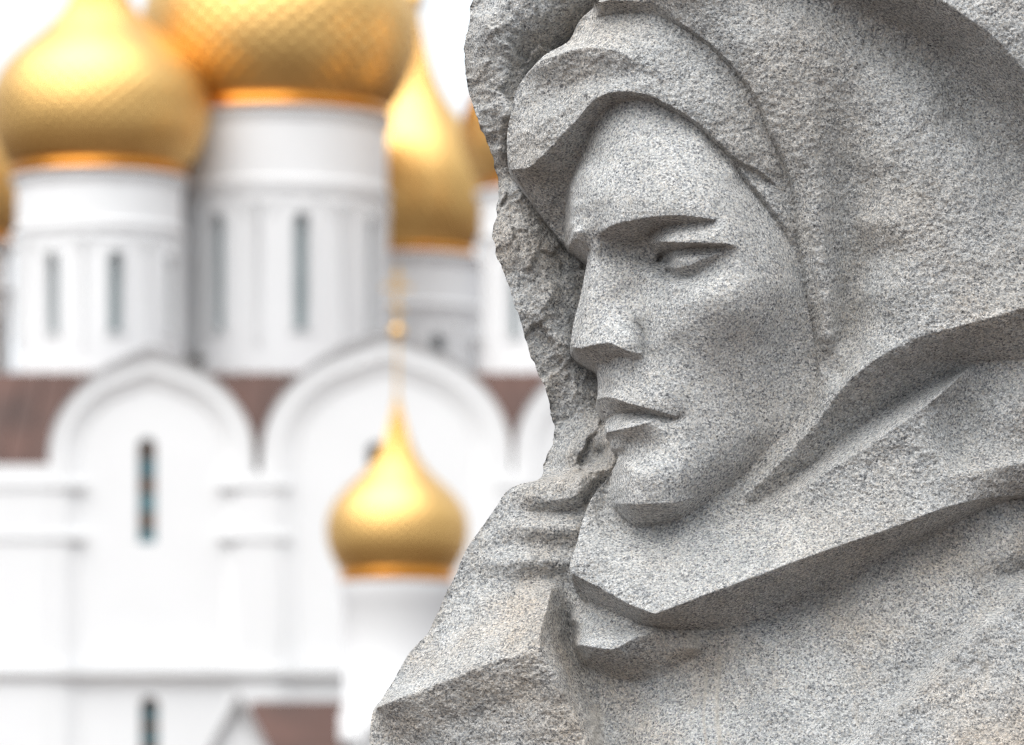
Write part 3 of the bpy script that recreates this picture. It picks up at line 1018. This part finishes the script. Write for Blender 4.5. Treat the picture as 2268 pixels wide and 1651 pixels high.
# nose
F.line([(1310, 556, 50), (1308, 600, 58), (1302, 640, 60), (1290, 710, 62), (1281, 752, 60)], w=25, crease=True)
F.line([(1268, 769, 30), (1284, 772, 66), (1305, 767, 90), (1330, 762, 104), (1350, 760, 112), (1370, 768, 120), (1395, 780, 123), (1420, 783, 115)], crease=True)
F.line([(1283, 786, 12), (1322, 806, 10), (1343, 806, 30), (1360, 796, 54), (1378, 789, 74), (1400, 799, 96), (1420, 796, 100)], crease=True)
F.line([(1403, 710, 99), (1420, 730, 91), (1429, 757, 90), (1427, 786, 94)], w=30, crease=True)
F.pts([(1393, 746, 125), (1404, 762, 123), (1378, 755, 121), (1372, 735, 116), (1330, 735, 98), (1350, 745, 108), (1305, 745, 82)], w=8)
# mouth
F.line([(1323, 884, 26), (1347, 880, 74), (1392, 894, 108), (1456, 911, 120), (1499, 924, 114)], crease=True)
F.line([(1345, 928, 6), (1375, 916, 44), (1409, 913, 60), (1451, 921, 88), (1502, 929, 104)], crease=True)
F.line([(1343, 957, 34), (1386, 949, 100), (1414, 942, 114), (1446, 932, 113)], crease=True)
F.line([(1357, 990, 6), (1374, 994, 34), (1397, 981, 60), (1431, 988, 86), (1462, 1000, 108)], w=25)
F.pts([(1470, 950, 112), (1510, 940, 116), (1515, 900, 122)])
# chin
F.line([(1361, 1114, 18), (1388, 1116, 80), (1414, 1117, 106), (1459, 1116, 116), (1500, 1112, 104), (1545, 1098, 74)], crease=True)
F.line([(1363, 1040, 6), (1359, 1064, 10), (1359, 1110, 12)], w=30, crease=True)
F.line([(1364, 1130, -2), (1386, 1154, -2), (1403, 1165, 2), (1470, 1161, 16), (1513, 1149, 36)], crease=True)
F.line([(1354, 1050, -22), (1349, 1090, -12), (1353, 1130, -6)], w=30)
# jaw line against the scarf
JL = [(1513, 1149, 32), (1583, 1102, 32), (1639, 1058, 34), (1695, 1002, 36), (1752, 946, 38), (1790, 890, 40), (1808, 828, 44)]
F.line(JL, crease=True)
# shawl right of the face, rows
for y, r in [(-60, [(1480, 190), (1600, 185), (1700, 170)]),
             (40, [(1600, 172), (1700, 166), (1780, 150)]),
             (120, [(1640, 172), (1740, 168), (1850, 146), (1940, 116)]),
             (200, [(1700, 168), (1780, 162), (1850, 136), (1930, 138), (2000, 136), (2080, 116)]),
             (350, [(1760, 146), (1915, 120), (1980, 146), (2060, 144), (2150, 124)]),
             (500, [(1785, 118), (1915, 104), (1975, 146), (2060, 156), (2150, 146), (2260, 122)]),
             (650, [(1803, 94), (1916, 94), (1975, 144), (2060, 164), (2150, 166), (2250, 156)]),
             (750, [(1814, 80), (1913, 98), (1970, 138)]),
             (830, [(1820, 62), (1840, 66), (1865, 76)])]:
    F.pts([(x, y, t) for x, t in r], w=8)
F.line([(1740, -22, 128), (1834, 12, 118), (1974, 66, 98), (2062, 120, 88), (2150, 213, 82), (2220, 298, 82), (2300, 385, 84), (2412, 500, 90)], w=20)
F.line([(1860, -110, 260), (1960, -60, 262), (2083, 0, 260), (2143, 39, 256), (2192, 74, 250), (2268, 154, 240), (2412, 300, 230)], crease=True)
F.pts([(2268, 0, 248), (2380, 60, 236), (2200, -80, 240), (2380, -80, 225)])
# folds running from the jaw to the right
F.line([(2412, 640, 168), (2268, 682, 172), (2150, 716, 174), (2027, 751, 164), (1939, 797, 138), (1869, 856, 110), (1816, 927, 82), (1711, 1042, 66), (1660, 1092, 60)], crease=True)
F.line([(2412, 800, 72), (2268, 800, 68), (2170, 806, 54), (2060, 850, 40), (1960, 908, 32), (1880, 962, 28), (1800, 1028, 28), (1720, 1090, 38), (1640, 1135, 48)], w=25, crease=True)
F.line([(2143, 815, 76), (2100, 858, 110), (2045, 903, 122), (1950, 972, 114), (1870, 1023, 105), (1790, 1074, 96), (1735, 1112, 76), (1650, 1160, 74)], w=25, crease=True)
F.line([(2062, 897, 108), (2052, 935, 114), (2056, 985, 118), (2080, 1022, 114)], crease=True)
F.line([(2150, 850, 62), (2135, 930, 52), (2125, 1000, 68), (2150, 1020, 88), (2268, 985, 78)], w=12)
F.line([(2100, 1052, 118), (2190, 1040, 112), (2268, 1026, 106), (2412, 1000, 100)], w=15, crease=True)
F.pts([(2210, 920, 84), (2268, 890, 92), (2380, 880, 90), (2380, 720, 110), (2380, 500, 110)])
# collar plate
F.pts([(1320, 1180, 30), (1340, 1250, 78), (1400, 1220, 62), (1420, 1290, 116), (1500, 1210, 70), (1520, 1290, 126), (1600, 1180, 76), (1640, 1240, 124), (1740, 1180, 112), (1760, 1130, 94),
       (1850, 1150, 124), (1860, 1080, 104), (1960, 1100, 122), (1960, 1020, 108), (2060, 1080, 120), (2180, 1080, 104), (2280, 1075, 74)], w=6)
F.line([(1300, 1150, 18), (1283, 1215, 50), (1275, 1248, 66)], w=15)

hF = F.solve()

# ---- rear relief: hewn rock, shoulder, robe below the collar
K_ = Relief(*B, STEP)
SIL = [(1048, -112), (1045, 0), (1038, 50), (1030, 100), (1034, 170), (1046, 225), (1060, 270), (1085, 330), (1105, 400), (1098, 480), (1094, 530), (1106, 575), (1120, 612), (1136, 660), (1150, 700),
       (1175, 780), (1196, 835), (1215, 880), (1222, 920), (1228, 950), (1222, 985), (1208, 1020), (1192, 1064), (1160, 1072), (1130, 1084), (1115, 1098), (1102, 1119), (1070, 1167), (1037, 1215),
       (1015, 1262), (993, 1308), (970, 1358), (945, 1409), (922, 1432), (908, 1447), (886, 1488), (862, 1526), (845, 1552), (832, 1570), (825, 1590), (822, 1620), (822, 1748)]
n_s = SIL.index((1192, 1064))
edge_t = {0: -175}
K_.line([(x, y, -178) for x, y in SIL[:n_s]], w=20)
K_.line([(x, y, t) for (x, y), t in zip(SIL[n_s:], np.interp(np.arange(len(SIL) - n_s), [0, 4, 10, 16, 19], [-120, -120, -105, -80, -60]))], w=20)
K_.pts([(1080, 60, -118), (1110, 180, -122), (1130, 260, -132), (1100, 330, -150), (1150, 60, -92), (1200, 40, -84), (1270, -30, -70), (1200, 95, -130), (1250, 140, -215), (1185, 210, -215),
        (1150, 320, -200), (1130, 420, -140), (1150, 520, -128), (1180, 600, -140), (1210, 680, -152), (1255, 640, -170), (1240, 780, -146), (1290, 800, -165), (1270, 880, -150), (1310, 900, -160),
        (1290, 970, -140), (1250, 1000, -128), (1330, 1000, -140), (1240, 560, -180), (1230, 430, -200), (1250, 300, -200)], w=3)
for q in ((1400, 300), (1600, 300), (1600, 700), (1800, 500), (2000, 300), (2200, 600), (1700, 1000), (1500, 900), (2300, 100), (1500, 1150)):
    K_.pts([(*q, -260)], w=2)
K_.pts([(1335, 955, -115), (1340, 985, -95), (1350, 1010, -80)], w=8)
# top edge of the block below the chin, left
K_.line([(1192, 1056, -150), (1250, 1040, -136), (1300, 1024, -128), (1340, 1010, -130)], w=25, crease=True)
K_.line([(1130, 1092, -112), (1192, 1074, -88), (1250, 1064, -72), (1300, 1048, -58), (1334, 1042, -58)], w=25, crease=True)
K_.pts([(1220, 1090, -70), (1265, 1080, -48), (1180, 1105, -82)], w=6)
K_.line([(1282, 1062, -40), (1290, 1085, -38), (1270, 1100, -46), (1225, 1108, -66), (1175, 1120, -90)], w=20, crease=True)
K_.line([(1334, 1062, -78), (1310, 1095, -82), (1285, 1128, -86), (1235, 1134, -90), (1165, 1132, -98)], w=20, crease=True)
K_.line([(1110, 1170, -96), (1180, 1170, -62), (1270, 1175, -56)], w=5)
K_.line([(1090, 1206, -98), (1180, 1212, -72), (1265, 1210, -72)], w=8)
K_.line([(1070, 1240, -94), (1160, 1240, -56), (1255, 1244, -58)], w=5)
K_.line([(1060, 1276, -96), (1150, 1286, -70), (1250, 1276, -76)], w=8)
# shoulder block
K_.line([(946, 1410, -104), (1000, 1383, -82), (1061, 1352, -62), (1150, 1327, -44), (1221, 1305, -32)], w=25, crease=True)
K_.line([(834, 1568, -36), (848, 1562, -16), (932, 1530, 24), (1020, 1496, 46), (1094, 1467, 60), (1195, 1441, 76)], w=30, crease=True)
K_.line([(1221, 1305, -32), (1212, 1345, 6), (1199, 1389, 42), (1197, 1441, 76), (1227, 1493, 80), (1255, 1550, 80), (1278, 1600, 80), (1300, 1660, 82), (1320, 1748, 84)], w=30, crease=True)
K_.line([(1246, 1308, -74), (1258, 1348, -78), (1268, 1429, -66), (1296, 1510, -36), (1322, 1570, -6), (1350, 1650, 26), (1380, 1748, 44)], w=25, crease=True)
K_.pts([(865, 1640, -46), (920, 1620, -8), (1000, 1600, 12), (1100, 1560, 36), (1180, 1520, 60), (1000, 1720, 2), (1150, 1680, 38), (880, 1735, -60), (1230, 1640, 62)], w=6)
# small fold under the collar
K_.line([(1284, 1428, 50), (1310, 1433, 88), (1356, 1437, 104), (1416, 1409, 100), (1452, 1402, 84)], w=30, crease=True)
K_.line([(1270, 1372, -20), (1300, 1352, -10), (1336, 1366, 24), (1416, 1396, 70)], w=15)
K_.line([(1290, 1470, -30), (1342, 1500, -2), (1391, 1508, 4), (1461, 1501, 24), (1540, 1456, 50), (1590, 1430, 62)], w=25, crease=True)
K_.line([(1452, 1402, 84), (1490, 1432, 66), (1530, 1436, 76)], w=15, crease=True)
K_.pts([(1400, 1470, 44), (1350, 1475, 40), (1460, 1460, 54)], w=6)
# robe
K_.pts([(1380, 1560, 14), (1450, 1560, 40), (1450, 1650, 88), (1550, 1500, 52), (1650, 1450, 68), (1560, 1600, 108), (1560, 1720, 168), (1700, 1560, 122), (1700, 1700, 182), (1780, 1400, 72), (1850, 1500, 118),
        (1830, 1620, 160), (1900, 1330, 66), (1960, 1430, 108), (2000, 1270, 58), (2080, 1350, 94), (2120, 1210, 42), (2180, 1300, 66), (2240, 1150, 24)], w=5)
K_.line([(2260, 1300, 66), (2200, 1345, 78), (2137, 1386, 92), (2040, 1489, 116), (1962, 1550, 134), (1868, 1646, 162), (1780, 1740, 188)], w=20, crease=True)
K_.line([(2278, 1318, 88), (2218, 1366, 112), (2160, 1407, 142), (2064, 1512, 172), (1986, 1574, 190), (1893, 1668, 216), (1810, 1748, 238)], w=20, crease=True)
K_.line([(2130, 1330, 80), (2184, 1293, 50), (2230, 1276, 30), (2412, 1220, 0)], w=20, crease=True)
K_.line([(2160, 1262, 60), (2200, 1240, 52), (2268, 1215, 44), (2412, 1160, 30)], w=12)
K_.pts([(2250, 1420, 122), (2220, 1560, 176), (2100, 1600, 196), (2050, 1720, 236), (2250, 1700, 222), (2380, 1400, 86), (2380, 1650, 176), (2330, 1290, 36), (2380, 1100, -20)], w=6)
hK = K_.solve()

# ---- tool marks, chips and weathering as real relief
gx, gy = np.meshgrid(B[0] + STEP * np.arange(F.nx), B[2] + STEP * np.arange(F.ny))
def soft(poly, w):
    return np.clip(sdf_grid(poly, B, F.nx, F.ny, 6) / w + .5, 0, 1)
FACE_POLY = [P(*p)[:2] for p in (FC[5:15] + [(1648, 400, 105), (1683, 443, 99), (1719, 490, 90), (1755, 548, 78)] + SE[14:] + JL[::-1][1:] + [(1470, 1161, 34), (1403, 1165, 18), (1364, 1130, 0), (1359, 1064, 10)] + PROFILE[::-1][:-1] + [(1266, 500, 12), (1266, 440, 10)])]
m_face = soft(FACE_POLY, 10)
fine = fbm(gx, gy, 9, 11, 3, .6)
mid = fbm(gx, gy, 34, 21, 3, .5)
hood_rough = np.exp(-(((gx - 1300) / 110) ** 2 + ((gy - 175) / 60) ** 2)) + .8 * np.exp(-(((gx - 1230) / 60) ** 2 + ((gy - 330) / 60) ** 2))
ridges = vnoise(gx * .35, gy + 8 * vnoise(gx, gy, 40, 77), 9, 71)
hF = hF + (1 - m_face) * (2.1 * fine + 2.4 * mid) + m_face * (.55 * fine + .7 * fbm(gx, gy, 60, 31, 2)) \
     + (1 - m_face) * hood_rough * (1.2 * ridges + 2.6 * fbm(gx, gy, 12, 41, 2))
ry = slice(0, int((1100 - B[2]) / STEP)); rx_ = slice(0, int((1400 - B[0]) / STEP))
fx_, fy_ = gx[ry, rx_], gy[ry, rx_]
rs = np.random.RandomState(12)
wx_ = fx_ + 9 * vnoise(fx_, fy_, 26, 201) + 4 * vnoise(fx_, fy_, 9, 203); wy_ = fy_ + 9 * vnoise(fx_, fy_, 26, 202) + 4 * vnoise(fx_, fy_, 9, 204)
frac = np.zeros_like(gx)
for spacing, amp in ((78, 1.0), (34, .55)):
    best = np.full(fx_.shape, 1e9); val = np.zeros(fx_.shape)
    for _ in range(int(420 * 1250 / spacing ** 2)):
        sx_, sy_ = rs.uniform(990, 1410), rs.uniform(-130, 1120)
        g1, g2, o_ = rs.uniform(-.42, .42), rs.uniform(-.42, .42), rs.uniform(-7, 7)
        d_ = (wx_ - sx_) ** 2 + ((wy_ - sy_) * .8) ** 2
        k_ = d_ < best
        best[k_] = d_[k_]
        val[k_] = (o_ + g1 * (wx_ - sx_) + g2 * (wy_ - sy_))[k_]
    val = np.clip(val, -22, 22)
    for _ in range(2):
        val = (val + np.roll(val, 1, 0) + np.roll(val, -1, 0) + np.roll(val, 1, 1) + np.roll(val, -1, 1)) / 5
    frac[ry, rx_] += .8 * amp * val
for ex, ey, et, sx2, sy2, dp in ((1482, 568, 120, 9, 15, 30), (1466, 570, 80, 8, 10, 16)):     # drilled iris and inner corner
    eu, ev, _ = P(ex, ey, et)
    hF = hF - dp * np.exp(-(((gx - eu) / sx2) ** 2 + ((gy - ev) / sy2) ** 2) ** 2)
# rear: strong hewn relief on the rock, calmer on the worked shoulder and robe
rock = np.clip((1062 - gy) / 30, 0, 1)
chip = fbm(gx, gy, 95, 51, 5, .55)
fac = np.abs(fbm(gx, gy, 60, 61, 4, .5))
chisel = np.exp(-((gx - (1062 + .18 * (gy - 200))) / 26.0) ** 2) * np.clip((gy - 110) / 50, 0, 1) * np.clip((430 - gy) / 60, 0, 1)
hK = hK + rock * (22 * fbm(gx, gy, 150, 51, 2, .42) + frac + 2.4 * fine + 3 * chip + 6 * chisel * vnoise(gx * .25, gy, 7.5, 81)) \
     + (1 - rock) * (1.7 * fine + 3.0 * mid + 2.0 * fbm(gx, gy, 120, 91, 2))
knob = np.exp(-(((gx - 1300) / 40) ** 2 + ((gy - 1085) / 45) ** 2)) + .8 * np.exp(-(((gx - 1310) / 45) ** 2 + ((gy - 1615) / 45) ** 2)) + .7 * np.exp(-(((gx - 1390) / 90) ** 2 + ((gy - 1450) / 50) ** 2))
hK = hK + knob * 7 * fbm(gx, gy, 26, 95, 3)

# ---- meshes
out_F = np.concatenate([dense(HOOD_L), dense(UNDER_L, curve=False), dense(PROFILE[:6], curve=False), dense(PROFILE[5:9]), dense(PROFILE[8:11], curve=False), dense(PROFILE[10:13]), dense(PROFILE[12:15]),
                        dense(PROFILE[14:17]), dense(PROFILE[16:21]), dense(COLLAR_L), np.array([BAND_B[0]]), dense(BAND_B[1:], curve=False)])[::4]
out_F = [P(*p)[:2] for p in out_F] + [(2408, 1085), (2408, -106), (1335, -106)]
rng = np.random.RandomState(4)
sil = dense([(x, y, 0) for x, y in SIL], step=5)
jit = np.array([vnoise(np.array([p[1]]), np.array([3.0]), 22, 5)[0] * 3.2 + vnoise(np.array([p[1]]), np.array([9.0]), 7, 6)[0] * 1.6 for p in sil])
jit *= np.where(sil[:, 1] < 1064, 1.0, .45)
out_K = [P(p[0] + j, p[1], -150)[:2] for p, j in zip(sil, jit)] + [(826, 1744), (2408, 1744), (2408, -106), (1060, -106)]

root = empty('granite_statue', ((1650 - CX) * S, FOCUS + .8, 0))
tag(root, 'grey granite statue of a hooded woman with downcast face, wrapped in a heavy shawl', 'statue')

Vf, qf, bf = relief_mesh(F, hF, out_F, 0)
nq = len(qf)
Vf2, qf2 = add_skirt(Vf, qf, bf, [-150.0, -330.0])
# split by region: face, headscarf (inner), collar, shawl
cen = Vf2[qf[:, :4]].mean(1)
reg = np.zeros(len(qf2), int)                        # 0 shawl
inF = sdf(FACE_POLY, cen[:, 0], cen[:, 1]) > 0
SCARF = [P(*p)[:2] for p in (HOOD_L[1:] + UNDER_L + FC[:16] + SE[::-1][7:])]
inS = (sdf(SCARF, cen[:, 0], cen[:, 1]) > 0) & ~inF
L2_ = [P(*p)[:2] for p in [(1632, 372, 108), (1648, 400, 105), (1683, 443, 99), (1719, 490, 90), (1755, 548, 78)] + [(1766, 530, 80), (1759, 460, 88), (1748, 406, 98), (1730, 422, 96), (1712, 401, 108), (1683, 379, 122)]]
inS |= (sdf(L2_, cen[:, 0], cen[:, 1]) > 0) & ~inF
F2 = [(2412, 800), (2268, 800), (2170, 806), (2060, 850), (1960, 908), (1880, 962), (1800, 1028), (1720, 1090), (1640, 1128), (1583, 1102)]
COL = F2 + [(1513, 1149), (1470, 1161), (1403, 1165), (1364, 1130), (1359, 1064), (1363, 1030), (1340, 1040), (1200, 1250), (1250, 1480), (2420, 1480)]
inC = (sdf(COL, cen[:, 0], cen[:, 1]) > 0) & ~inF
reg[:nq][inS] = 2; reg[:nq][inC] = 3; reg[:nq][inF] = 1
# sides take the region of the nearest front quad
vreg = np.zeros(len(Vf2), int)
for k in (0, 2, 3, 1):
    vreg[qf[reg[:nq] == k].ravel()] = k
nb = len(np.unique(bf)); bvs = np.unique(bf)
vreg[len(Vf):len(Vf) + nb] = vreg[bvs]; vreg[len(Vf) + nb:] = vreg[bvs]
reg[nq:] = vreg[qf2[nq:, 0]]
Wf = to_world(Vf2)
for k, nm, mat in ((1, 'face', MAT_FACE), (2, 'headscarf', MAT_CLOTH), (3, 'collar', MAT_CLOTH), (0, 'shawl', MAT_CLOTH)):
    qq = qf2[reg == k]
    used = np.unique(qq)
    rm = -np.ones(len(Wf), int); rm[used] = np.arange(len(used))
    me = np_mesh(nm, Wf[used], rm[qq])
    link(nm, me, mat, root)

hid = sdf_grid(out_F, B, F.nx, F.ny, 4) > 130
Vk, qk, bk = relief_mesh(K_, hK, out_K, 0, hole=hid)
# leave the inner hole border open (it lies inside the stone); close only the outer sides
mid_e = Vk[bk].mean(1)
outer = sdf(out_F, mid_e[:, 0], mid_e[:, 1]) < 100
edge = (mid_e[:, 0] > 2395) | (mid_e[:, 1] < -95)
bo = bk[outer | edge]
Vk2, qk2 = add_skirt(Vk, qk, bo, [-230.0, -300.0, -420.0, -600.0, -900.0])
nz = fbm(Vk2[len(Vk):, 1] * 1.0, Vk2[len(Vk):, 2] * 1.0, 90, 101, 4)
Vk2[len(Vk):, 0] += np.where(Vk2[len(Vk):, 0] < 1300, np.abs(nz) * 14 + (-Vk2[len(Vk):, 2] - 170) * .10, 0)
rock_o = link('rock_block', np_mesh('rock_block', to_world(Vk2), qk2), MAT_ROCK, root)
rock_o['label'] = 'rough hewn stone mass and robe around the carved figure'
# back of the block and its foot on the ground, below the picture
xb0, xb1 = (900 - CX) * S, (2408 - CX) * S
yb0, yb1 = FOCUS + .30, FOCUS + 900 * S + .02
bw = to_world(np.array([(p[0] + (70 if p[0] < 1300 else 0), p[1], -902.0) for p in out_K[:-4][::3] + out_K[-4:]]))
bt = tessellate_polygon([[Vector((p[0], p[2], 0)) for p in bw]])
link('block_back', mesh_of('block_back', bw, [tuple(t) for t in bt]), MAT_ROCK, root)
bm = bmesh.new()
bmesh.ops.create_cube(bm, size=1)
zt = CAM_H + (HZ - 1735) * S
for v in bm.verts:
    top = v.co.z > 0
    v.co = Vector(((xb0 - .05 - (0 if top else .15)) if v.co.x < 0 else (xb1 + (0 if top else .1)), (yb0 - .34 - (0 if top else .15)) if v.co.y < 0 else yb1 + .02, zt if top else -.02))
bmesh.ops.bevel(bm, geom=bm.edges[:], offset=.05, segments=2, affect='EDGES')
bmesh.ops.subdivide_edges(bm, edges=[e for e in bm.edges if e.calc_length() > .4], cuts=8, use_grid_fill=True)
rr = random.Random(3)
for v in bm.verts:
    if v.co.z > .05:
        v.co += Vector((rr.uniform(-1, 1), rr.uniform(-1, 1), 0)) * .008
me = bpy.data.meshes.new('pedestal'); bm.to_mesh(me); bm.free()
smooth_by_angle(me, 40)
link('pedestal', me, MAT_ROCK, root)
